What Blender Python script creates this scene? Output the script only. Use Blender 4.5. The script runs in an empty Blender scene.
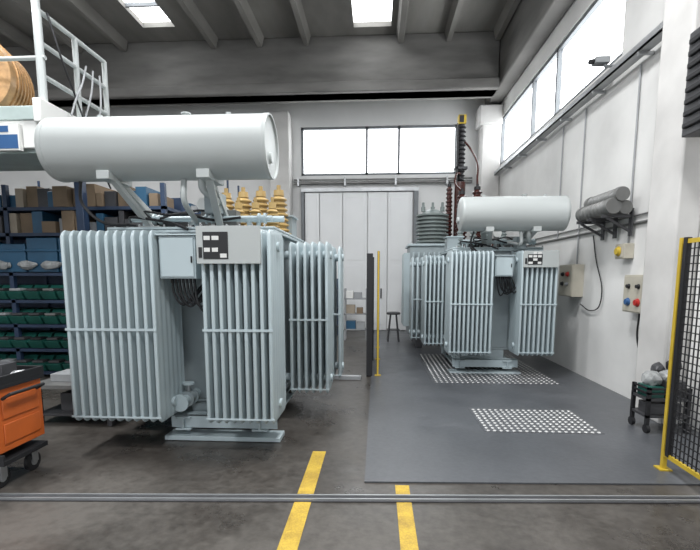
import bpy,bmesh,math,random
from mathutils import Vector,Matrix
random.seed(4)
S=bpy.context.scene
# ------------------------------------------------ materials
def mat(name,col,rough=.5,metal=0,noise=.12,scale=4,bump=0,emit=0,stretch=None,coat=0):
    m=bpy.data.materials.new(name); m.use_nodes=True
    n=m.node_tree.nodes; l=m.node_tree.links
    b=n['Principled BSDF']
    b.inputs['Roughness'].default_value=rough; b.inputs['Metallic'].default_value=metal
    c=tuple(col)+(1,)
    b.inputs['Base Color'].default_value=c
    if coat: b.inputs['Coat Weight'].default_value=coat
    if noise:
        tc=n.new('ShaderNodeTexCoord'); mp=n.new('ShaderNodeMapping')
        if stretch: mp.inputs['Scale'].default_value=stretch
        nz=n.new('ShaderNodeTexNoise'); nz.inputs['Scale'].default_value=scale; nz.inputs['Detail'].default_value=6
        r=n.new('ShaderNodeValToRGB')
        r.color_ramp.elements[0].position=.3; r.color_ramp.elements[1].position=.7
        r.color_ramp.elements[0].color=tuple(max(0,x*(1-noise)) for x in col)+(1,)
        r.color_ramp.elements[1].color=tuple(min(1,x*(1+noise)) for x in col)+(1,)
        l.new(tc.outputs['Object'],mp.inputs['Vector']); l.new(mp.outputs[0],nz.inputs['Vector'])
        l.new(nz.outputs['Fac'],r.inputs[0]); l.new(r.outputs[0],b.inputs['Base Color'])
        if bump:
            bp=n.new('ShaderNodeBump'); bp.inputs['Strength'].default_value=bump; bp.inputs['Distance'].default_value=.02
            l.new(nz.outputs['Fac'],bp.inputs['Height']); l.new(bp.outputs[0],b.inputs['Normal'])
    if emit:
        b.inputs['Emission Color'].default_value=c; b.inputs['Emission Strength'].default_value=emit
    return m
def floor_mat(name,dark,light,rough0,rough1,sc):
    m=bpy.data.materials.new(name); m.use_nodes=True
    n=m.node_tree.nodes; l=m.node_tree.links; b=n['Principled BSDF']
    tc=n.new('ShaderNodeTexCoord')
    a=n.new('ShaderNodeTexNoise'); a.inputs['Scale'].default_value=sc; a.inputs['Detail'].default_value=9; a.inputs['Roughness'].default_value=.65
    f=n.new('ShaderNodeTexNoise'); f.inputs['Scale'].default_value=sc*22; f.inputs['Detail'].default_value=5
    mx=n.new('ShaderNodeMath'); mx.operation='MULTIPLY_ADD'; mx.inputs[1].default_value=.3
    sb=n.new('ShaderNodeMath'); sb.operation='MULTIPLY'; sb.inputs[1].default_value=.7
    r=n.new('ShaderNodeValToRGB'); r.color_ramp.elements[0].position=.38; r.color_ramp.elements[1].position=.62
    r.color_ramp.elements[0].color=tuple(dark)+(1,); r.color_ramp.elements[1].color=tuple(light)+(1,)
    l.new(tc.outputs['Object'],a.inputs['Vector']); l.new(tc.outputs['Object'],f.inputs['Vector'])
    l.new(a.outputs['Fac'],sb.inputs[0]); l.new(f.outputs['Fac'],mx.inputs[0]); l.new(sb.outputs[0],mx.inputs[2])
    l.new(mx.outputs[0],r.inputs[0]); l.new(r.outputs[0],b.inputs['Base Color'])
    mr=n.new('ShaderNodeMapRange'); mr.inputs[1].default_value=.35; mr.inputs[2].default_value=.65
    mr.inputs[3].default_value=rough0; mr.inputs[4].default_value=rough1
    l.new(a.outputs['Fac'],mr.inputs[0]); l.new(mr.outputs[0],b.inputs['Roughness'])
    bp=n.new('ShaderNodeBump'); bp.inputs['Strength'].default_value=.12; bp.inputs['Distance'].default_value=.01
    l.new(f.outputs['Fac'],bp.inputs['Height']); l.new(bp.outputs[0],b.inputs['Normal'])
    return m
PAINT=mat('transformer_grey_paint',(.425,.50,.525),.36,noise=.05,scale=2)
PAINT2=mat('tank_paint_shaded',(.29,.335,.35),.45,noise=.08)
CONS=mat('conservator_paint',(.43,.455,.45),.42,noise=.04,scale=1.5)
STEEL=mat('galvanised_steel',(.42,.43,.44),.4,.7)
DSTEEL=mat('dark_steel',(.07,.07,.075),.5,.4)
BLACK=mat('black_rubber',(.012,.012,.014),.55)
WHITEP=mat('white_label',(.7,.7,.68),.5,noise=.03)
AMBER=mat('amber_epoxy_insulator',(.38,.26,.10),.4)
BROWN=mat('brown_porcelain',(.062,.02,.016),.25)
GREYG=mat('grey_green_porcelain',(.17,.20,.195),.4)
WALL=mat('wall_white_plaster',(.66,.655,.64),.85,noise=.12,scale=.9,bump=.05)
WALLB=mat('wall_back_plaster',(.64,.64,.635),.85,noise=.08,scale=.7)
PANEL=mat('door_white_panel',(.75,.76,.765),.5,noise=.04,scale=1)
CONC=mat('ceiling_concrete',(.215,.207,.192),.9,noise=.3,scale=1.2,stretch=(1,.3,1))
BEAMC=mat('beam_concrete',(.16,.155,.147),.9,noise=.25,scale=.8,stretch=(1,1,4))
COLC=mat('column_concrete',(.56,.55,.535),.85,noise=.14,scale=1.5)
GLASS=mat('daylit_frosted_glazing',(.95,.98,1),.4,noise=0,emit=5)
FRAME=mat('window_frame_metal',(.16,.17,.18),.5,.3)
FLOOR=floor_mat('floor_worn_concrete',(.034,.029,.025),(.10,.091,.081),.22,.48,.8)
PAINTF=floor_mat('floor_grey_paint',(.068,.072,.080),(.10,.105,.114),.30,.46,1.1)
YELF=floor_mat('floor_yellow_paint',(.30,.19,.03),(.60,.41,.05),.45,.6,4)
YEL=mat('yellow_paint',(.50,.35,.03),.45)
ORANGE=mat('orange_paint',(.48,.105,.02),.42)
BLUE=mat('blue_plastic',(.02,.085,.16),.45)
GREEN=mat('green_plastic',(.014,.10,.08),.4)
DBLUE=mat('dark_blue_steel',(.02,.04,.085),.45)
CARD=mat('cardboard',(.20,.145,.095),.8)
CARD2=mat('cardboard_pale',(.33,.28,.22),.8)
GREYB=mat('grey_carton',(.3,.31,.32),.7)
RED=mat('red_plastic',(.42,.02,.015),.4)
BEIGE=mat('beige_enclosure',(.45,.42,.35),.5)
TEAL=mat('pale_teal_enamel',(.42,.50,.485),.45)
COPPER=mat('varnished_copper',(.34,.20,.09),.4,.3,noise=.3,scale=14)
SIGNB=mat('sign_blue',(.03,.10,.25),.4)
BAG=mat('plastic_bag',(.30,.31,.31),.25,noise=.3,scale=18,bump=.6)
DOT=mat('polished_stud',(.60,.60,.59),.35,.2,noise=.05)
PLATEM=mat('floor_plate_steel',(.13,.135,.145),.4,.3)
BARE=mat('dull_tube_metal',(.22,.22,.215),.45,.5)
FILL_LAMP=mat('fill_lamp_diffuser',(1,.98,.93),.5,noise=0,emit=4)  # glowing disc of the added fill lamps
# ------------------------------------------------ mesh builder
class M:
    def __init__(s): s.bm=bmesh.new(); s.ms=[]
    def ix(s,m):
        if m not in s.ms: s.ms.append(m)
        return s.ms.index(m)
    def face(s,vs,i):
        try: f=s.bm.faces.new(vs); f.material_index=i
        except ValueError: pass
    def box(s,x0,x1,y0,y1,z0,z1,m,mtx=None):
        i=s.ix(m)
        P=[Vector((x,y,z)) for z in (z0,z1) for y in (y0,y1) for x in (x0,x1)]
        if mtx: P=[mtx@p for p in P]
        v=[s.bm.verts.new(p) for p in P]
        for q in ((0,2,3,1),(4,5,7,6),(0,1,5,4),(2,6,7,3),(0,4,6,2),(1,3,7,5)): s.face([v[k] for k in q],i)
    def bar(s,p0,p1,w,h,m):
        p0=Vector(p0);p1=Vector(p1);d=p1-p0
        q=d.to_track_quat('Y','Z').to_matrix().to_4x4()
        s.box(-w/2,w/2,0,d.length,-h/2,h/2,m,Matrix.Translation(p0)@q)
    def rings(s,R,m,caps=True):
        i=s.ix(m); V=[[s.bm.verts.new(p) for p in r] for r in R]; n=len(V[0])
        for a,b in zip(V,V[1:]):
            for k in range(n): s.face([a[k],a[(k+1)%n],b[(k+1)%n],b[k]],i)
        if caps: s.face(V[0][::-1],i); s.face(V[-1],i)
    def lathe(s,o,ax,prof,m,n=20):
        o=Vector(o); q=Vector(ax).normalized().to_track_quat('Z','Y')
        R=[[o+q@Vector((max(r,.0005)*math.cos(2*math.pi*k/n),max(r,.0005)*math.sin(2*math.pi*k/n),t)) for k in range(n)] for t,r in prof]
        s.rings(R,m)
    def cyl(s,p0,p1,r,m,n=16,r2=None):
        d=Vector(p1)-Vector(p0); s.lathe(p0,d,[(0,r),(d.length,r if r2 is None else r2)],m,n)
    def sweep(s,pts,r,m,n=8,sub=5):
        P=[Vector(p) for p in pts]
        if len(P)>2 and sub:
            Q=[]; E=[P[0]*2-P[1]]+P+[P[-1]*2-P[-2]]
            for a in range(1,len(E)-2):
                for k in range(sub):
                    t=k/sub; p0,p1,p2,p3=E[a-1:a+3]
                    Q.append(.5*((2*p1)+(p2-p0)*t+(2*p0-5*p1+4*p2-p3)*t*t+(3*p1-p0-3*p2+p3)*t**3))
            P=Q+[P[-1]]
        R=[];q=None
        for k,p in enumerate(P):
            d=(P[min(k+1,len(P)-1)]-P[max(k-1,0)]).normalized()
            if q is None: q=d.to_track_quat('Z','Y')
            else: q=(q@Vector((0,0,1))).rotation_difference(d)@q
            R.append([p+q@Vector((r*math.cos(2*math.pi*j/n),r*math.sin(2*math.pi*j/n),0)) for j in range(n)])
        s.rings(R,m)
    def prism(s,pts,vec,m):
        v=Vector(vec); s.rings([[Vector(p) for p in pts],[Vector(p)+v for p in pts]],m)
    def blob(s,c,r,m,jit=.2,sub=2):
        i=s.ix(m)
        res=bmesh.ops.create_icosphere(s.bm,subdivisions=sub,radius=1)
        for v in res['verts']:
            j=1+random.uniform(-jit,jit); v.co=Vector((c[0]+v.co.x*r[0]*j,c[1]+v.co.y*r[1]*j,c[2]+v.co.z*r[2]*j))
        for f in set(f for v in res['verts'] for f in v.link_faces): f.material_index=i
    def done(s,name,parent=None,bevel=0,smooth=True):
        bmesh.ops.recalc_face_normals(s.bm,faces=s.bm.faces)
        vs=[v.co for v in s.bm.verts]
        lo=Vector([min(v[k] for v in vs) for k in range(3)]); hi=Vector([max(v[k] for v in vs) for k in range(3)])
        c=Vector(((lo.x+hi.x)/2,(lo.y+hi.y)/2,lo.z))
        bmesh.ops.translate(s.bm,verts=s.bm.verts,vec=-c)
        me=bpy.data.meshes.new(name); s.bm.to_mesh(me); s.bm.free()
        for m in s.ms: me.materials.append(m)
        if smooth: me.shade_smooth(); me.set_sharp_from_angle(angle=math.radians(35))
        o=bpy.data.objects.new(name,me); S.collection.objects.link(o)
        if parent: o.parent=parent; o.location=c-parent.location
        else: o.location=c
        if bevel:
            b=o.modifiers.new('bevel','BEVEL'); b.width=bevel; b.segments=2; b.limit_method='ANGLE'
        return o
def empty(name,loc):
    e=bpy.data.objects.new(name,None); e.location=loc; S.collection.objects.link(e); e.empty_display_size=.2; return e
# ------------------------------------------------ room shell
XR=3.43; YB=13.9; ZC=7.75; XL=-12; YS=-8
WB,WT=4.66,6.06   # window sill / head
m=M(); m.box(XL,XR+.3,YS,YB+.3,-.2,0,FLOOR); m.done('floor',smooth=False)
m=M()
m.box(XR,XR+.3,YS,YB+.3,0,WB+.1,WALL); m.box(XR,XR+.3,YS,YB+.3,WT,ZC,WALL)
m.box(XR,XR+.3,YS,7.0,WB+.1,WT,WALL); m.box(XR,XR+.3,13.5,YB+.3,WB+.1,WT,WALL)
m.done('wall_right',smooth=False)
m=M()
m.box(XL,XR,YB,YB+.3,0,WB,WALLB); m.box(XL,XR,YB,YB+.3,WT,ZC,WALLB)
m.box(XL,-2.3,YB,YB+.3,WB,WT,WALLB); m.box(2.32,XR,YB,YB+.3,WB,WT,WALLB)
m.done('wall_back',smooth=False)
m=M(); m.box(XL-.3,XL,YS,YB+.3,0,ZC,WALLB); m.done('wall_left',smooth=False)
m=M(); SK=[(-5.8,-5.0,7.5,11.6),(-.62,.3,7.5,11.9)]
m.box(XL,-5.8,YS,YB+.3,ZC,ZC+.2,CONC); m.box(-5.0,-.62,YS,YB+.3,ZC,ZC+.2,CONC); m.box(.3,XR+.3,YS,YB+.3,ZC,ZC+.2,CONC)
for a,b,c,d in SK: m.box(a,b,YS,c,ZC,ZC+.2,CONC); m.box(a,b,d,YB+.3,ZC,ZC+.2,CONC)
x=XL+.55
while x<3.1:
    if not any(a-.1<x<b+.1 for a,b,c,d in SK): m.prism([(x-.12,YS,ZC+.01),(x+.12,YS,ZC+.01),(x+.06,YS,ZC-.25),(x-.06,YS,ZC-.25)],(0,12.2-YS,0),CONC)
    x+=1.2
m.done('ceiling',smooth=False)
for a,b,c,d in SK:
    m=M(); m.box(a,b,c,d,ZC+.12,ZC+.16,GLASS)
    y=c
    while y<d-.1: m.box(a,b,y,y+.05,ZC+.04,ZC+.12,FRAME); y+=1.1
    m.done('skylight',smooth=False)
m=M(); m.box(XL+.01,XR-.4,12.25,12.75,6.36,ZC-.001,BEAMC); m.box(XL+.01,XR-.4,12.15,12.85,6.36,6.62,BEAMC); m.done('concrete_beam_1',bevel=.03)  # concrete beam across the hall under the ceiling
m=M(); m.box(XR-.38,XR-.001,YS,YB-.001,6.45,ZC-.001,BEAMC); m.done('concrete_beam_2',bevel=.03)  # concrete beam along the right wall above the windows
# windows
m=M(); m.box(XR+.12,XR+.15,7.0,13.5,WB+.1,WT,GLASS)
for y in (7.0,9.5,10.9,13.42): m.box(XR+.03,XR+.12,y,y+.07,WB+.1,WT,FRAME)
for z in (WB+.1,WT-.07): m.box(XR+.03,XR+.12,7,13.5,z,z+.07,FRAME)
m.done('window_1',smooth=False)
m=M(); m.box(-2.3,2.32,YB+.12,YB+.15,WB,WT,GLASS)
for x in (-2.3,-.37,.58,2.25): m.box(x,x+.07,YB+.03,YB+.12,WB,WT,FRAME)
for z in (WB,WT-.07): m.box(-2.3,2.32,YB+.03,YB+.12,z,z+.07,FRAME)
m.done('window_2',smooth=False)
# columns
m=M(); m.box(-3.15,-2.57,13.4,YB-.001,0.001,6.36,COLC); m.done('column',bevel=.03)
m=M(); m.box(2.9,XR-.001,13.35,YB-.001,0.001,6.36,COLC); m.box(2.8,XR-.001,13.25,YB-.001,5.85,6.36,COLC); m.done('column',bevel=.03)
m=M(); m.box(3.18,XR-.001,5.1,5.65,0.001,6.44,COLC); m.done('column',bevel=.025)
# sectional gate on the back wall
m=M(); xs=[-2.2,-1.75,-1.05,-.3,.3,1.05]; Y=YB-.002
for a,b in zip(xs,xs[1:]):
    m.box(a+.012,b-.012,Y-.08,Y,0.02,4.15,PANEL)
    m.box(a+.08,b-.08,Y-.09,Y-.08,.2,2.0,PANEL); m.box(a+.08,b-.08,Y-.09,Y-.08,2.15,4.0,PANEL)
m.box(-2.3,1.2,Y-.14,Y,4.17,4.28,STEEL); m.box(1.07,1.2,Y-.14,Y,0.002,4.17,FRAME); m.box(-2.3,-2.21,Y-.14,Y,0.002,4.17,FRAME)
m.box(.1,.14,Y-.13,Y-.09,1.0,1.3,BLACK)
m.done('door_1',bevel=.006)
m=M()
for z,r in ((4.42,.04),(4.52,.025)): m.cyl((-2.5,YB-.12,z),(2.75,YB-.12,z),r,BARE)
for x in (-2.4,-1,.5,2): m.box(x,x+.05,YB-.16,YB-.002,4.34,4.58,STEEL)
m.done('service_pipe')
# grey painted floor bay
m=M(); m.prism([(-.09,3.47,0.001),(XR-.002,3.62,.001),(XR-.002,YB-.15,.001),(-.09,YB-.15,.001)],(0,0,.012),PAINTF); m.done('floor_paint_bay',smooth=False)
def lane(x0,x1,y0,y1):
    m=M(); m.box(x0,x1,y0,y1,.001,.004,YELF); m.done('floor_marking_line',smooth=False)
lane(-.60,-.475,.2,4.1); lane(.155,.265,.2,3.44)
m=M()
A=Vector((-5.2,2.93,0)); Bv=Vector((3.4,3.38,0)) 
for off in (-.03,.03): m.bar(A+Vector((0,off,.012)),Bv+Vector((0,off,.012)),.014,.02,STEEL)
m.bar(A+Vector((0,0,.005)),Bv+Vector((0,0,.005)),.1,.006,DSTEEL)
m.done('floor_gate_track')
def plate(x0,x1,y0,y1,px,py,r):
    m=M(); m.box(x0,x1,y0,y1,.0135,.018,PLATEM)
    ny=int((y1-y0-.06)/py); nx=int((x1-x0-.06)/px)
    for j in range(ny+1):
        for i in range(nx+1):
            cx=x0+.03+i*px+(x1-x0-.06-nx*px)/2; cy=y0+.03+j*py
            m.lathe((cx,cy,.018),(0,0,1),[(0,r),(.006,r*.8)],DOT,8)
    m.done('studded_floor_plate',smooth=False)
plate(1.16,2.4,4.72,5.6,.068,.085,.02)
plate(.88,2.85,6.94,9.6,.08,.11,.019)
# ------------------------------------------------ radiators & transformers
def fin(m,xc,y0,y1,z0,z1,T,mt,N=6):
    def ring(z,inset,ts):
        a=y0+inset; b=y1-inset; l=b-a
        ys=[0,.006,.016,T]+[T+(l-2*T)*k/(N*4) for k in range(1,N*4)]+[l-T,l-.016,l-.006,l]
        def t(d):
            e=min(d,l-d); s=(d/l)
            c=math.sqrt(max(0,1-((T-e)/T)**2)) if e<T else 1
            return ts*T*(.55+.45*abs(math.cos(math.pi*N*s)))*max(c,.12)
        return [(xc+t(d),a+d,z) for d in ys]+[(xc-t(d),a+d,z) for d in reversed(ys)]
    m.rings([ring(z0,.05,.35),ring(z0+.02,.02,.7),ring(z0+.06,0,1),ring(z1-.06,0,1),ring(z1-.02,.02,.7),ring(z1,.05,.35)],mt)
def radiator(name,par,x0,x1,y0,y1,z0,z1,n):
    m=M(); T=.020; p=(x1-x0-2*T)/(n-1)
    for k in range(n): fin(m,x0+T+k*p,y0,y1,z0,z1,T,PAINT)
    zm=z0+(z1-z0)*.49
    m.box(x0-.004,x1+.004,y0-.008,y0+.004,zm,zm+.022,PAINT)
    m.box(x0-.004,x1+.004,y0-.005,y0+.004,z0+.05,z0+.065,PAINT)
    yc=(y0+y1)/2
    for z in (z0+.14,z1-.14): m.cyl((x0-.02,yc,z),(x1+.02,yc,z),.045,PAINT,14)
    return m.done(name,par)
def bushing(m,c,h,r,mt,n=6,cap=BLACK):
    x,y,z=c; prof=[(0,r*1.15),(.04,r*1.15),(.05,r*.7)]
    bh=h-.16
    for k in range(n):
        a=.05+bh*k/n; s=bh/n; q=1-.25*k/n
        prof+=[(a+.1*s,r*.72*q),(a+.35*s,r*q),(a+.5*s,r*q),(a+.85*s,r*.7*q)]
    prof+=[(h-.1,r*.4),(h-.09,r*.5),(h-.03,r*.45),(h-.03,r*.15),(h,r*.15)]
    m.lathe((x,y,z),(0,0,1),prof,mt,18)
    m.lathe((x,y,z+h-.1),(0,0,1),[(0,r*.52),(.07,r*.48),(.07,r*.2),(.13,r*.2)],cap,12)
def transformer(tank,base,fronts,sides,zr,cons,sgn,cbox,nplate,bush,bmat,bcap):
    tx0,tx1,ty0,ty1,tz0,tz1=tank
    e=empty('power_transformer',((tx0+tx1)/2,(ty0+ty1)/2,0))
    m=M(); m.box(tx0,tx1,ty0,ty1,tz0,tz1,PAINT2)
    m.box(tx0-.07,tx1+.07,ty0-.07,ty1+.07,tz1-.03,tz1,PAINT); m.box(tx0-.07,tx1+.07,ty0-.07,ty1+.07,tz1+.004,tz1+.03,PAINT)
    k=tx0
    while k<=tx1+.06:
        m.cyl((k,ty0-.04,tz1-.05),(k,ty0-.04,tz1+.06),.012,STEEL,6); k+=.13
    for x in (tx0+.25,(tx0+tx1)/2-.25,(tx0+tx1)/2+.25,tx1-.25): m.box(x-.02,x+.02,ty0-.06,ty0,tz0,tz1-.03,PAINT2)
    m.box(tx0-.03,tx1+.03,ty0-.03,ty1+.03,tz0-.03,tz0,PAINT2)
    m.done('tank',e,.008)
    bx0,bx1,by0,by1=base
    m=M()
    for x in (bx0+.08,bx1-.08):
        m.box(x-.08,x+.08,by0,by1,.22,.24,PAINT); m.box(x-.08,x+.08,by0,by1,.10,.12,PAINT); m.box(x-.012,x+.012,by0,by1,.12,.22,PAINT)
    for y in (by0+.03,by1-.15):
        m.box(bx0-.05,bx1+.1,y,y+.12,.24,.26,PAINT); m.box(bx0-.05,bx1+.1,y,y+.015,.12,.26,PAINT)
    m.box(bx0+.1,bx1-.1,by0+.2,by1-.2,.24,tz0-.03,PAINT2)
    m.box(bx0-.1,bx1+.14,by0-.03,by0+.2,.019 if bx0>0 else .004,.05,PAINT)
    for x in (bx0+.08,bx1-.08):
        for y in (by0+.32,by1-.25):
            m.lathe((x-.05,y,.118 if bx0<0 else .135),(1,0,0),[(0,.085),(.02,.115),(.03,.115),(.03,.085),(.1,.085)],DSTEEL,20)
    m.done('skid_base',e,.006)
    vx=bx0+.12
    m=M(); m.cyl((vx,ty0,.42),(vx,by0-.12,.42),.05,PAINT); m.lathe((vx,by0-.13,.42),(0,1,0),[(0,.085),(.025,.085)],PAINT,20)
    m.lathe((vx,by0+.02,.42),(0,1,0),[(0,.08),(.02,.08),(.02,.06),(.12,.06),(.12,.08),(.14,.08)],PAINT2,20)
    m.cyl((vx,by0+.09,.42),(vx,by0+.09,.56),.018,STEEL); m.lathe((vx,by0+.09,.56),(0,0,1),[(0,.06),(.02,.06)],PAINT,16)
    m.cyl((vx+.3,ty0,.35),(vx+.3,by0,.35),.03,PAINT)
    m.done('drain_valve',e)
    for i,(a,b,c,d,n) in enumerate(fronts):
        radiator('front_radiator_%d'%(i+1),e,a,b,c,d,zr[0],zr[1],n)
        m=M(); xc=(a+b)/2
        xt=min(max(xc,tx0+.1),tx1-.1)
        for z in (zr[0]+.14,zr[1]-.14):
            m.cyl((xc,(c+d)/2,z),(xt,ty0+.02,z),.05,PAINT); m.lathe((xt,ty0-.05,z),(0,1,0),[(0,.09),(.03,.09)],PAINT)
        m.done('radiator_pipe_%d'%(i+1),e)
    for i,(a,b,c,d,n) in enumerate(sides):
        radiator('side_radiator_%d'%(i+1),e,a,b,c,d,zr[0]-.01,zr[1]-.02,n)
        m=M(); yc=(c+d)/2; xe=tx1-.02 if sgn>0 else tx0+.02; xo=b if sgn>0 else a
        for z in (zr[0]+.13,zr[1]-.16): m.cyl((xe,yc,z),(xo,yc,z),.05,PAINT)
        m.done('side_pipe_%d'%(i+1),e)
    cx0,cx1,cy,cz,r=cons; L=cx1-cx0
    m=M(); m.lathe((cx0,cy,cz),(1,0,0),[(0,0),(.0,r*.5),(.012,r*.86),(.03,r*.97),(.05,r),(.065,r*1.0),(.066,r*1.012),(.085,r*1.012),(.086,r),(L*.5,r),(L-.05,r),(L-.045,r*1.012),(L-.005,r*1.012),(L,r*1.0),(L,r*.955),(L-.02,r*.95),(L-.02,0)],CONS,48)
    m.cyl((cx0+L*.62,cy,cz+r-.02),(cx0+L*.62,cy,cz+r+.02),.03,CONS); m.lathe((cx0+L*.62,cy,cz+r+.02),(0,0,1),[(0,.045),(.012,.045)],CONS)
    for f in (.22,.8): m.box(cx0+L*f,cx0+L*f+.04,cy-.015,cy+.015,cz+r-.02,cz+r+.03,CONS)
    m.lathe((cx1-.025 if sgn>0 else cx0-.03,cy-.02,cz-r*.35),(1,0,0),[(0,.05),(.03,.05)],CONS,16) 
    m.done('conservator',e)
    m=M(); zt=tz1+.03
    for f in (.28,.72):
        x=cx0+L*f; xt=min(max(x,tx0+.15),tx1-.15)+ (.15 if f<.5 else -.05)
        m.bar((xt,ty0+.35,zt),(x-.05,cy+.05,cz-r*.8),.09,.05,CONS)
        m.bar((xt,ty0+.05,zt),(x+.02,cy-.12,cz-r*.9),.07,.04,CONS)
        m.box(x-.06,x+.06,cy-.2,cy+.2,cz-r-.02,cz-r*.8,CONS)
        m.box(xt-.1,xt+.1,ty0,ty0+.45,zt,zt+.02,CONS)
    m.done('conservator_bracket',e,.004)
    m=M(); xm=cx0+L*.68
    m.sweep([(xm,cy,cz-r*.9),(xm,cy+.02,cz-r-.08),(xm+.04,cy+.2,cz-r-.14),(xm-.02,ty0+.5,zt+.2),(xm-.05,ty0+.9,zt+.12),(xm-.05,ty0+.95,zt)],.035,CONS,12)
    m.box(xm-.1,xm+.06,cy+.3,cy+.5,cz-r-.26,cz-r-.06,PAINT2)
    m.sweep([(cx0+L*.6,cy,cz-r*.9),(cx0+L*.6,cy-.02,cz-r-.2),(cx0+L*.58,ty0,zt+.08),(cx0+L*.52,ty0+.2,zt+.07)],.028,CONS,12)
    m.cyl((tx0+.1,ty0+.12,zt+.1),(tx1,ty0+.12,zt+.1),.03,PAINT); m.cyl((tx0+.2,ty0+.5,zt+.14),(tx1+.05,ty0+.5,zt+.14),.035,PAINT)
    for f in (.15,.5,.85):
        x=tx0+(tx1-tx0)*f; m.cyl((x,ty0+.12,zt),(x,ty0+.12,zt+.1),.025,PAINT); m.cyl((x,ty0+.5,zt),(x,ty0+.5,zt+.14),.025,PAINT)
        m.lathe((x+.1,ty0+.12,zt+.1),(1,0,0),[(0,.055),(.02,.055),(.02,.035),(.06,.035),(.06,.055),(.08,.055)],PAINT,14)
    xe=tx1-.3 if sgn>0 else tx0; 
    m.box(xe,xe+.3,ty1-.45,ty1-.1,zt,zt+.26,PAINT2); m.box(xe-.02,xe+.32,ty1-.47,ty1-.08,zt+.26,zt+.28,PAINT)
    m.done('oil_pipework',e)
    m=M(); mx=(tx0+tx1)/2
    m.box(mx-.5,mx-.2,ty0+.15,ty0+.4,zt,zt+.12,BLACK); m.box(mx+.2,mx+.4,ty0+.2,ty0+.35,zt,zt+.2,BARE)
    m.cyl((mx+.05,ty0+.25,zt),(mx+.05,ty0+.25,zt+.22),.05,BARE); m.lathe((mx+.05,ty0+.18,zt+.26),(0,1,0),[(0,.07),(.05,.07)],WHITEP)
    for j in range(6):
        x=mx-.35+.12*j; m.lathe((x,ty0+.3,zt),(0,0,1),[(0,.04),(.03,.04),(.03,.025),(.12,.02),(.12,.03),(.15,.03)],BROWN if j%2 else BLACK,10)
    m.sweep([(mx-.4,ty0+.1,zt+.1),(mx-.1,ty0-.02,zt+.14),(mx+.2,ty0+.06,zt+.08),(mx+.5,ty0+.02,zt+.1)],.014,BLACK)
    m.sweep([(tx0+.1,ty0+.1,zt+.05),(mx-.6,ty0-.06,zt+.1),(mx-.2,ty0-.05,zt+.04),(mx,ty0-.12,zt-.03)],.014,BLACK)
    m.sweep([(cx0+.25,cy,cz-r),(cx0+.22,cy+.05,cz-r-.2),(cx0+.4,cy+.1,cz-r-.38),(tx0+.2,ty0,zt+.03)],.015,BLACK)
    m.sweep([(tx0+.4,ty0+.2,zt+.02),(tx0+.3,ty0+.0,zt+.16),(tx0+.6,ty0-.05,zt+.12),(tx0+.9,ty0+.1,zt+.18),(tx0+1.1,ty0+.3,zt+.02)],.012,BLACK)
    m.done('cover_fittings',e)
    m=M()
    for c in bush: bushing(m,(c[0],c[1],zt),c[2],c[3],bmat,c[4],bcap)
    m.done('bushings',e)
    a,b,c,d,z0,z1=cbox
    m=M(); m.box(a,b,c,d,z0,z1,PAINT); m.box(a+.015,b-.015,c-.012,c,z0+.015,z1-.015,PAINT); m.box(b-.04,b-.025,c-.025,c-.012,z0+.14,z0+.2,BLACK)
    m.box(a-.02,b+.02,c-.03,d,z1,z1+.015,PAINT)
    m.box((a+b)/2-.02,(a+b)/2+.02,d,ty0,z0+.1,z0+.16,PAINT2)
    m.done('marshalling_box',e,.006)
    m=M()
    for j in range(7):
        x=a+.06+.035*j; w=random.uniform(.0,.1)
        m.cyl((x,(c+d)/2,z0-.04),(x,(c+d)/2,z0),.014,BLACK,10)
        m.sweep([(x,(c+d)/2,z0-.02),(x+.02,(c+d)/2,z0-.14-w*.6),(x+.08,(c+d)/2+.04,z0-.22-w),(x+.17,(c+d)/2+.12,z0-.12-w*.5),(x+.19,ty0-.03,z0+.1),(x+.17,ty0-.04,tz1-.1)],.011,BLACK)
    m.done('control_cables',e)
    a,b,c,z0,z1=nplate
    m=M(); m.box(a,b,c-.03,c,z0,z1,CONS)
    m.box(a+.06,a+.28,c-.036,c-.03,z0+.04,z1-.05,BLACK)
    for j in range(4):
        for k in range(3):
            if random.random()<.75: m.box(a+.07+k*.07,a+.12+k*.07+random.uniform(0,.015),c-.039,c-.036,z0+.05+j*.05,z0+.085+j*.05,WHITEP)
    m.box(a+.02,a+.05,c-.036,c-.03,z0+.05,z0+.14,BLACK)
    m.done('rating_plate',e,.003)
    return e
transformer((-2.7,-1.1,4.62,6.3,.36,2.13),(-2.05,-1.1,4.33,6.1),
  [(-2.82,-1.975,3.9,4.46,11),(-1.547,-.92,3.9,4.46,9)],[(-1.0,-.55,5.07,5.63,6),(-.98,-.47,5.85,6.35,6)],
  (.31,2.07),(-3.10,-.98,4.3,2.85,.285),1,(-1.955,-1.62,3.98,4.2,1.64,2.02),(-1.56,-1.0,3.885,1.77,2.09),
  [(-1.96,5.9,.6,.13,7),(-1.72,5.85,.6,.13,7),(-1.48,5.8,.6,.13,7),(-1.24,5.75,.6,.13,7),(-1.62,5.3,.38,.09,5),(-1.42,5.3,.38,.09,5),(-1.22,5.3,.38,.09,5)],AMBER,AMBER)
transformer((1.35,2.72,7.93,9.4,.42,2.12),(1.35,2.3,7.66,9.2),
  [(1.153,1.82,7.2,7.76,10),(2.24,2.80,7.2,7.76,8)],[(.86,1.2,8.2,8.76,5),(.68,1.2,9.0,9.5,6)],
  (.40,2.06),(1.30,2.95,7.5,2.65,.27),-1,(1.86,2.14,7.3,7.5,1.66,1.98),(2.25,2.78,7.185,1.80,2.05),
  [(1.6,9.0,.5,.08,5),(1.85,9.0,.5,.08,5),(2.1,9.0,.5,.08,5),(2.4,8.9,.45,.08,5)],GREYG,BLACK)
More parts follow.
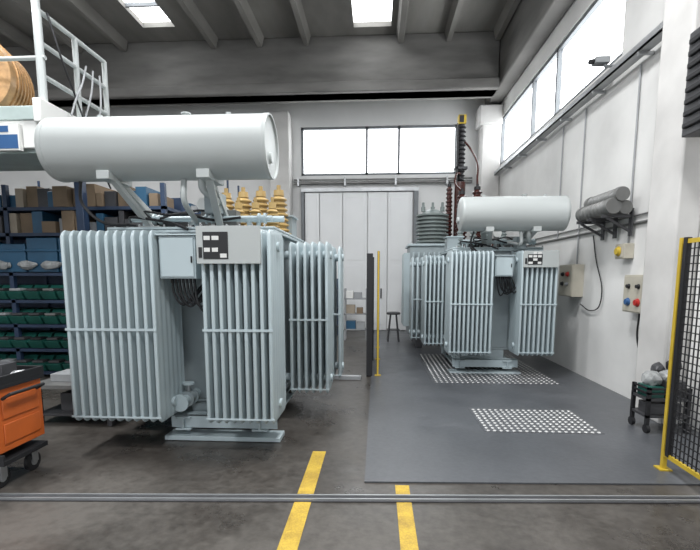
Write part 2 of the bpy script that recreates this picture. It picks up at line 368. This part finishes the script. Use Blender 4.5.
# ------------------------------------------------ old transformer at the back with tall bushings
e=empty('substation_transformer',(1.6,11,0))
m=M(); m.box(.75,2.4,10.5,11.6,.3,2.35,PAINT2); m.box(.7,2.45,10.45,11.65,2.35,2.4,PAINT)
for k in range(14): m.box(.8+k*.115,.83+k*.115,10.3,10.5,.5,2.2,PAINT)
for k in range(9): m.box(.62,.75,10.55+k*.11,10.58+k*.11,.5,2.2,PAINT)
for x in (.9,2.1): m.box(x,x+.15,10.4,11.7,.02,.3,DSTEEL)
m.done('finned_tank',e,.005)
m=M()
pr=[(0,.30)]
for k in range(8): pr+=[(.03+k*.085,.30),(.04+k*.085,.37),(.075+k*.085,.37),(.085+k*.085,.30)]
pr+=[(.75,.2),(.8,.1)]
m.lathe((1.27,10.8,2.4),(0,0,1),pr,GREYG,28)
for k in range(3): m.lathe((1.05+k*.22,10.75,3.15),(0,0,1),[(0,.05),(.1,.05),(.1,.03),(.2,.03)],GREYG,12)
m.done('ribbed_drum',e)
m=M()
bushing(m,(1.95,10.9,2.4),1.25,.15,BROWN,12); bushing(m,(2.3,10.9,2.4),1.35,.15,BROWN,12); bushing(m,(1.72,11.3,2.4),1.5,.1,BROWN,14)
m.cyl((1.97,11.3,2.4),(1.97,11.3,3.9),.13,BROWN); 
pr=[(0,.1)]
for k in range(14): pr+=[(.02+k*.1,.08),(.05+k*.1,.11),(.08+k*.1,.08)]
pr+=[(1.44,.04)]
m.lathe((1.97,11.3,3.9),(0,0,1),pr,BLACK,16); m.box(1.88,2.06,11.2,11.4,5.22,5.42,YEL); m.box(1.9,2.0,11.18,11.2,5.25,5.4,BLACK)
m.box(1.82,2.12,11.2,11.4,4.2,4.25,DSTEEL); m.box(1.85,1.9,11.2,11.25,3.9,5.2,BLACK)
m.sweep([(1.97,11.3,4.9),(2.15,11.25,4.7),(2.32,11.1,4.3),(2.3,10.95,3.9),(2.3,10.9,3.74)],.025,BROWN)
m.sweep([(1.95,10.9,3.62),(1.8,10.95,3.8),(1.85,11.1,4.05),(1.97,11.25,4.1)],.025,BROWN)
m.done('high_voltage_bushings',e)
# ------------------------------------------------ fences
def fence(name,pts,h=2.05,post=.05,z0=.014,pm=YEL,rail=YEL):
    e=empty(name,(pts[0][0],pts[0][1],0)); m=M(); w=M()
    for (x,y) in pts: m.box(x-post/2,x+post/2,y-post/2,y+post/2,z0,h,pm); m.box(x-.05,x+.05,y-.05,y+.05,z0,z0+.011,pm)
    for p,q in zip(pts,pts[1:]):
        P=Vector((p[0],p[1],0)); Q=Vector((q[0],q[1],0)); d=(Q-P); L=d.length; u=d/L
        for z in (.15,h-.03): m.bar(P+Vector((0,0,z)),Q+Vector((0,0,z)),.025,.035,rail)
        k=.05
        while k<L: a=P+u*k; w.bar(a+Vector((0,0,.16)),a+Vector((0,.0001,h-.03)),.008,.008,BLACK); k+=.05
        z=.2
        while z<h: w.bar(P+Vector((0,0,z)),Q+Vector((0,0,z)),.008,.008,BLACK); z+=.06
        for k in (.06,L-.06): a=P+u*k; w.bar(a+Vector((0,0,.15)),a+Vector((0,.0001,h)),.04,.04,BLACK)
    m.done('frame',e); w.done('wire_mesh',e,smooth=False)
fence('safety_fence',[(.02,7.42),(.02,8.9),(.02,10.4)],2.07,.03)
fence('safety_gate',[(-.12,7.42),(-.11,8.8)],2.03,.1,.002,BLACK,BLACK)
fence('safety_fence',[(2.47,3.86),(2.43,2.4),(2.38,1.0)],1.97,.035)
m=M(); m.box(-.8,-.25,7.1,7.18,0.002,.07,STEEL); m.box(-.8,-.25,7.18,7.34,.002,.03,PLATEM); m.done('floor_threshold',bevel=.004)
def shelf_unit(name,x0,x1,y0,y1,zs,h,fm,items=True):
    e=empty(name,((x0+x1)/2,(y0+y1)/2,0)); m=M()
    for x in (x0,x1-.04):
        for y in (y0,y1-.04): m.box(x,x+.04,y,y+.04,0.002,h,fm)
    for z in zs: m.box(x0,x1,y0,y1,z-.03,z,fm)
    m.done('shelf_frame',e)
    if items:
        m=M()
        for z,zn in zip(zs,list(zs[1:])+[zs[-1]+.4]):
            x=x0+.05
            while x<x1-.2:
                w=random.uniform(.14,.34); w=min(w,x1-.06-x); hh=random.uniform(.4,.8)*(zn-z-.05)
                m.box(x,x+w,y0+random.uniform(.02,.1),y1-.08,z+.001,z+hh,random.choice([CARD,CARD2,GREYB,WHITEP,CARD,BLUE])); x+=w+random.uniform(.01,.05)
        m.done('stored_boxes',e,.004)
    return e
shelf_unit('parts_shelf',-.85,-.25,11.6,12.0,[.3,.7,1.1],1.35,GREYB)
shelf_unit('parts_shelf',-2.1,-1.1,12.2,12.7,[.3,.8,1.3],1.6,DBLUE)
m=M()
for a in range(4):
    t=math.pi/4+a*math.pi/2; m.bar((.42+.2*math.cos(t),11.5+.2*math.sin(t),.016),(.42+.1*math.cos(t),11.5+.1*math.sin(t),.7),.03,.03,DSTEEL)
m.lathe((.42,11.5,.7),(0,0,1),[(0,.17),(.04,.18),(.06,.15)],DSTEEL,24); m.box(.26,.58,11.36,11.64,.3,.32,DSTEEL)
m.done('work_stool')
# ------------------------------------------------ left: rack with bins and cartons
e=empty('storage_rack',(-5.2,7.3,0)); x0,x1,y0,y1=-7.2,-3.3,7.0,7.8
m=M()
for x in (x0,-5.95,-4.65,x1-.07):
    for y in (y0,y1-.07): m.box(x,x+.07,y,y+.07,0.002,3.1,DBLUE)
for z in (.1,.48,.88,1.28,1.72,2.35,2.75): m.box(x0,x1,y0,y1,z-.05,z,DBLUE)
m.box(x0,x1,y1-.03,y1,.1,3.0,DBLUE)
m.done('rack_frame',e)
m=M()
for z in (.1,.48,.88,1.28):
    x=x0+.12
    while x<x1-.25:
        w=.24
        m.prism([(x,y0-.04,z+.06),(x,y0-.08,z+.14),(x,y0+.12,z+.15),(x,y0+.2,z+.24),(x,y0+.5,z+.24),(x,y0+.5,z+.01),(x,y0,z+.01)],(w,0,0),GREEN)
        m.box(x+.03,x+w-.03,y0-.05,y0+.12,z+.151,z+.19,random.choice([DSTEEL,GREYB,DSTEEL,BARE,BLACK])); x+=.28
m.done('small_parts_bins',e,.006)
m=M()
x=x0+.1
while x<x1-.4:
    w=random.uniform(.5,.8); w=min(w,x1-.1-x); m.box(x,x+w,y0-.03,y0+.5,1.73,2.2+random.uniform(-.05,.08),BLUE); m.box(x-.01,x+w+.01,y0-.05,y0+.5,2.05,2.09,BLUE); x+=w+.03
for i in range(5): m.blob((-6.0+i*.42,6.93,1.84),(.16,.05,.07),BAG,.25)
m.done('blue_crates',e,.01)
m=M()
for z,h in ((2.35,.34),(2.75,.36)):
    x=x0+.08
    while x<x1-.15:
        w=random.uniform(.08,.24); w=min(w,x1-.08-x); m.box(x,x+w,y0+random.uniform(-.04,.1),y0+.6,z+.001,z+h*random.uniform(.5,1),random.choice([CARD,CARD2,GREYB,CARD,DSTEEL,BLUE,DSTEEL,CARD])); x+=w+.015
m.done('cartons',e,.004)
shelf_unit('pallet_rack',-8.4,-3.6,11.0,11.9,[.3,1.3,2.3,3.2],4.0,DBLUE)
shelf_unit('pallet_rack',-11.6,-8.8,9.0,9.9,[.3,1.3,2.3,3.2],4.0,DBLUE)
# ------------------------------------------------ elevated platform with guard rail
e=empty('elevated_platform',(-5.6,6.3,0)); PX=-3.97; PY=6.85
m=M(); m.box(-7.2,PX-.1,5.4,PY,3.52,3.68,TEAL); m.box(-7.2,PX-.15,5.5,6.4,3.16,3.52,TEAL); m.box(-7.2,PX-.12,5.42,5.48,3.2,3.52,WHITEP)
m.box(PX-.1,PX,5.35,PY,3.48,3.75,WHITEP)
for x,y in ((-5.2,5.55),(-4.45,6.7),(-7.1,5.55),(-7.1,6.7)): m.box(x-.06,x+.06,y-.06,y+.06,.002,3.52,DBLUE)
m.done('deck',e,.01)
m=M(); W=CONS
for y in (5.5,6.15,6.8): m.cyl((PX-.05,y,3.68),(PX-.05,y,4.78),.035,W)
for z in (4.05,4.42,4.78): m.cyl((PX-.05,5.5,z),(PX-.05,6.8,z),.028,W)
for x in (-5.2,-6.2,-7.1): m.cyl((x,5.5,3.68),(x,5.5,4.78),.03,W)
m.cyl((-7.1,5.5,4.25),(PX,5.5,4.25),.025,W)
m.cyl((PX-.07,5.5,3.3),(PX-.07,5.5,5.4),.045,W)
m.done('guard_rail',e)
m=M(); m.lathe((-5.3,6.2,4.2),(.3,-1,0),[(0,.15),(0,.50),(.08,.52),(.5,.52),(.58,.50),(.58,.15)],COPPER,36)
for k in range(6): m.lathe((-5.3+.024*k,6.2-.08*k,4.2),(.3,-1,0),[(0,.54),(.03,.54)],COPPER,36)
m.box(-5.8,-4.8,5.75,6.5,3.68,3.74,DSTEEL)
m.done('copper_winding',e)
m=M(); m.box(-4.6,-4.27,5.36,5.41,3.16,3.46,WHITEP); m.box(-4.58,-4.29,5.355,5.36,3.18,3.34,SIGNB); m.box(-4.57,-4.4,5.355,5.36,3.37,3.44,SIGNB)
m.done('sign_plate',e)
m=M()
for j in range(3): m.sweep([(-3.9,5.8+.25*j,3.7),(-3.88,5.9+.25*j,3.95),(-3.92,6.1+.2*j,4.2),(-3.98,6.3+.15*j,4.5)],.012,GREYB)
m.sweep([(-3.98,5.6,4.8),(-3.9,5.7,4.3),(-3.93,6.0,3.9),(-3.85,6.2,3.3),(-3.8,6.4,2.9)],.012,BLACK)
m.done('hoses',e)
# ------------------------------------------------ low bench and orange cart
m=M(); m.box(-3.85,-2.9,4.65,5.4,.42,.47,BARE)
for x in (-3.82,-2.99):
    for y in (4.68,5.32): m.box(x,x+.06,y,y+.06,.002,.42,DSTEEL)
m.box(-3.82,-2.93,4.7,5.35,.1,.13,DSTEEL); m.box(-3.6,-3.1,4.8,5.2,.131,.34,DSTEEL); m.box(-3.3,-2.95,4.7,4.95,.471,.49,WHITEP); m.box(-3.7,-3.45,4.8,5.1,.471,.56,GREYB)
m.done('low_workbench',bevel=.005)
e=empty('tool_cart',(-3.3,3.5,0))
m=M(); X0,X1,Y0,Y1=-3.78,-2.88,3.15,3.62
m.box(X0,X1,Y0,Y1,.3,.8,ORANGE)
for z in (.32,.48,.64): m.box(X0+.04,X1-.04,Y0-.012,Y0,z,z+.13,ORANGE); m.box(X0+.2,X1-.2,Y0-.03,Y0-.012,z+.09,z+.105,STEEL)
for z in (.36,.56): m.box(X1,X1+.01,Y0+.05,Y1-.05,z,z+.16,ORANGE)
m.done('cabinet',e,.012)
m=M(); m.box(X0-.02,X1+.02,Y0-.02,Y1+.02,.8,.83,BLACK); 
for a in ((X0-.02,X1+.02,Y0-.02,Y0),(X0-.02,X1+.02,Y1,Y1+.02),(X1,X1+.02,Y0,Y1),(X0-.02,X0,Y0,Y1)): m.box(*a,.83,.9,BLACK)
m.box(X0+.2,X0+.5,Y0+.1,Y1-.1,.831,.93,CARD); m.cyl((X1-.3,Y0+.1,.86),(X1-.05,Y1-.1,.86),.03,STEEL); m.box(X1-.25,X1-.1,Y0+.2,Y0+.35,.831,.96,DSTEEL)
m.box(X0,X1+.02,Y0,Y1,.2,.24,BLACK); m.box(X0,X1+.02,Y0,Y0+.02,.24,.29,BLACK)
m.sweep([(X1+.0,Y0+.06,.72),(X1+.07,Y0+.06,.76),(X1+.07,Y1-.06,.76),(X1,Y1-.06,.72)],.014,BLACK,sub=0)
m.done('trays',e,.004)
m=M()
for x in (X0+.1,X1-.08):
    for y in (Y0+.07,Y1-.07):
        m.lathe((x-.02,y,.082),(1,0,0),[(0,.06),(.005,.08),(.035,.08),(.04,.06)],BLACK,20); m.lathe((x-.024,y,.082),(1,0,0),[(0,.035),(.048,.035)],STEEL,14)
        m.box(x-.035,x-.025,y-.03,y+.03,.08,.2,STEEL); m.box(x+.025,x+.035,y-.03,y+.03,.08,.2,STEEL); m.box(x-.035,x+.035,y-.03,y+.03,.185,.2,STEEL)
m.done('castors',e)
# ------------------------------------------------ right side
e=empty('parts_trolley',(3,5.2,0)); q0,q1,r0,r1=2.84,3.28,4.77,5.08
m=M()
for x in (q0,q1-.035):
    for y in (r0,r1-.035): m.box(x,x+.035,y,y+.035,.1,.5,BLACK); m.lathe((x,y+.017,.06),(1,0,0),[(0,.045),(.035,.045)],BLACK,14)
for z in (.18,.36): m.box(q0,q1,r0,r1,z,z+.025,DSTEEL)
for z in (.43,.48): m.box(q0,q0+.015,r0,r1,z,z+.02,BLACK); m.box(q0,q1,r0,r0+.015,z,z+.02,BLACK)
m.done('trolley_frame',e)
m=M(); m.box(2.88,3.03,4.82,5.04,.386,.5,GREEN); m.box(3.05,3.25,4.82,5.04,.386,.56,DSTEEL); m.box(2.88,3.22,4.82,5.0,.206,.32,DSTEEL)
m.blob((2.96,4.94,.57),(.09,.1,.08),BAG,.2); m.blob((3.12,4.92,.6),(.1,.09,.07),BAG,.25); m.blob((3.2,4.97,.68),(.07,.07,.1),BLACK,.25); m.blob((3.06,5.0,.66),(.07,.05,.08),DSTEEL,.25); m.blob((3.1,4.87,.55),(.04,.04,.04),YEL,.2)
m.done('trolley_load',e,smooth=False)
def ebox(name,y0,y1,z0,z1,d,body,extra):
    X=XR-.002
    m=M(); m.box(X-d,X,y0,y1,z0,z1,body); m.box(X-d-.012,X-d,y0+.015,y1-.015,z0+.015,z1-.015,body)
    for (fy,fz,r,c) in extra: m.lathe((X-d-.012,y0+(y1-y0)*fy,z0+(z1-z0)*fz),(-1,0,0),[(0,r*1.25),(.012,r*1.25),(.012,r),(.04,r*.9)],c,16)
    m.done(name,bevel=.006)
ebox('control_cabinet',7.75,8.3,1.32,1.86,.18,BEIGE,[(.3,.7,.035,RED),(.65,.7,.03,BLACK),(.3,.4,.025,GREYB),(.65,.4,.03,BLACK)])
ebox('socket_panel',5.72,6.2,1.2,1.68,.16,BEIGE,[(.25,.28,.042,RED),(.7,.28,.042,SIGNB),(.25,.7,.025,BLACK),(.7,.7,.025,BLACK)])
ebox('warning_beacon_box',6.32,6.55,1.9,2.1,.13,BEIGE,[(.5,.5,.055,YEL)])
ebox('switch_box',5.75,5.88,.93,1.1,.08,YEL,[(.5,.5,.03,BLACK)])
m=M(); xc=XR-.022
m.cyl((xc,5.68,2.36),(xc,13.3,2.36),.018,BARE); m.cyl((xc,5.68,2.46),(xc,10.5,2.46),.012,BARE)
for y,za,zb in ((8.0,1.87,4.4),(6.45,2.11,4.4),(8.9,2.36,4.4),(5.9,1.69,4.4)): m.cyl((xc,y,za),(xc,y,zb),.012,GREYB)
m.done('electrical_conduit')
m=M(); m.box(XR-.2,XR-.06,5.7,13.2,4.45,4.48,STEEL); m.box(XR-.2,XR-.19,5.7,13.2,4.45,4.55,STEEL)
for j in range(3): m.cyl((XR-.16+.035*j,5.7,4.5),(XR-.16+.035*j,13.2,4.5),.015,BLACK,8)
y=6.2
while y<13: m.box(XR-.2,XR-.003,y,y+.03,4.41,4.45,STEEL); y+=1.2
m.done('cable_tray')
m=M(); m.box(XR-.35,XR-.15,7.0,7.15,4.68,4.76,GREYB); m.cyl((XR-.35,7.07,4.72),(XR-.42,7.05,4.70),.035,BLACK); m.cyl((XR-.2,7.07,4.65),(XR-.01,7.07,4.65),.02,GREYB); m.cyl((XR-.2,7.07,4.65),(XR-.2,7.07,4.69),.02,GREYB); m.done('security_camera')
m=M(); m.sweep([(XR-.03,7.45,2.3),(XR-.03,7.3,1.9),(XR-.04,7.05,1.5),(XR-.04,7.1,1.2),(XR-.04,7.4,1.12),(XR-.05,7.7,1.2)],.009,BLACK)
m.sweep([(XR-.05,6.0,1.19),(XR-.06,6.0,.9),(XR-.06,5.9,.7),(XR-.06,5.8,.9)],.012,BLACK)
m.done('hanging_cable')
e=empty('tube_rack',(3.2,6.8,2.5))
m=M(); XX=XR-.045
for y in (6.35,6.75,7.1): m.bar((XX,y,2.46),(XR-.44,y,2.46),.04,.04,DSTEEL); m.bar((XX,y,2.25),(XR-.38,y,2.44),.03,.03,DSTEEL); m.box(XX-.02,XX,y-.04,y+.04,2.2,2.56,DSTEEL)
m.done('bracket',e)
m=M()
for x,z,r,a,b in ((XR-.34,2.58,.1,6.25,7.15),(XR-.16,2.57,.09,6.3,7.18),(XR-.25,2.73,.09,6.22,7.12)):
    L=b-a; pr=[(0,r*.6),(0,r),(.05,r*1.12),(.08,r*1.12),(.08,r)]
    for k in range(1,7): t=.08+(L-.16)*k/7; pr+=[(t,r),(t+.005,r*1.06),(t+.04,r*1.06),(t+.045,r)]
    pr+=[(L-.08,r),(L-.08,r*1.12),(L,r*1.12),(L,r*.6)]
    m.lathe((x,a,z),(0,1,0),pr,BARE,24)
m.done('metal_tubes',e)
m=M(); m.box(XR-.44,XR-.06,4.3,4.84,3.02,3.98,DSTEEL)
for k in range(8): m.box(XR-.47,XR-.43,4.34,4.8,3.09+k*.11,3.14+k*.11,BLACK)
for k in range(8): m.box(XR-.40,XR-.1,4.28,4.3,3.09+k*.11,3.14+k*.11,BLACK)
m.box(XR-.06,XR-.002,4.35,4.4,3.2,3.8,STEEL); m.box(XR-.06,XR-.002,4.7,4.75,3.2,3.8,STEEL)
m.done('fan_heater',bevel=.01)
# ------------------------------------------------ added fill lamps, sky light
def fill_lamp(x,y,z,W,size=1.2):  # area light with an invented fixture, added out of view to brighten the hall
    e=empty('added_fill_lamp',(x,y,z)); m=M()
    m.lathe((x,y,z+.05),(0,0,1),[(0,.3),(.02,.3),(.15,.2),(.25,.1),(.3,.08)],STEEL,24); m.lathe((x,y,z+.04),(0,0,1),[(0,.27),(.01,.27)],FILL_LAMP,24)
    m.cyl((x,y,z+.3),(x,y,ZC-.255),.01,STEEL,8); m.done('fill_lamp_shade',e)
    l=bpy.data.lights.new('fill_lamp_light','AREA'); l.energy=W; l.shape='DISK'; l.size=size; l.color=(.98,.99,1)
    o=bpy.data.objects.new('fill_lamp_light',l); S.collection.objects.link(o); o.parent=e; o.location=(0,0,0)
for x,y in ((-4.25,0),(.55,0),(-4.25,4.5),(.55,4.6),(-7.85,8)): fill_lamp(x,y,6.9,260)
w=bpy.data.worlds.new('overcast_sky'); S.world=w; w.use_nodes=True
w.node_tree.nodes['Background'].inputs[0].default_value=(.90,.95,1,1); w.node_tree.nodes['Background'].inputs[1].default_value=1.4
# ------------------------------------------------ camera
c=bpy.data.cameras.new('camera'); co=bpy.data.objects.new('camera',c); S.collection.objects.link(co)
c.sensor_width=36; c.lens=450/700*36; c.clip_start=.05; c.shift_y=.081
co.location=(0,0,1.66); co.rotation_euler=(math.radians(83),0,math.radians(3.43))
S.camera=co
S.view_settings.view_transform='Standard'; S.view_settings.exposure=.18
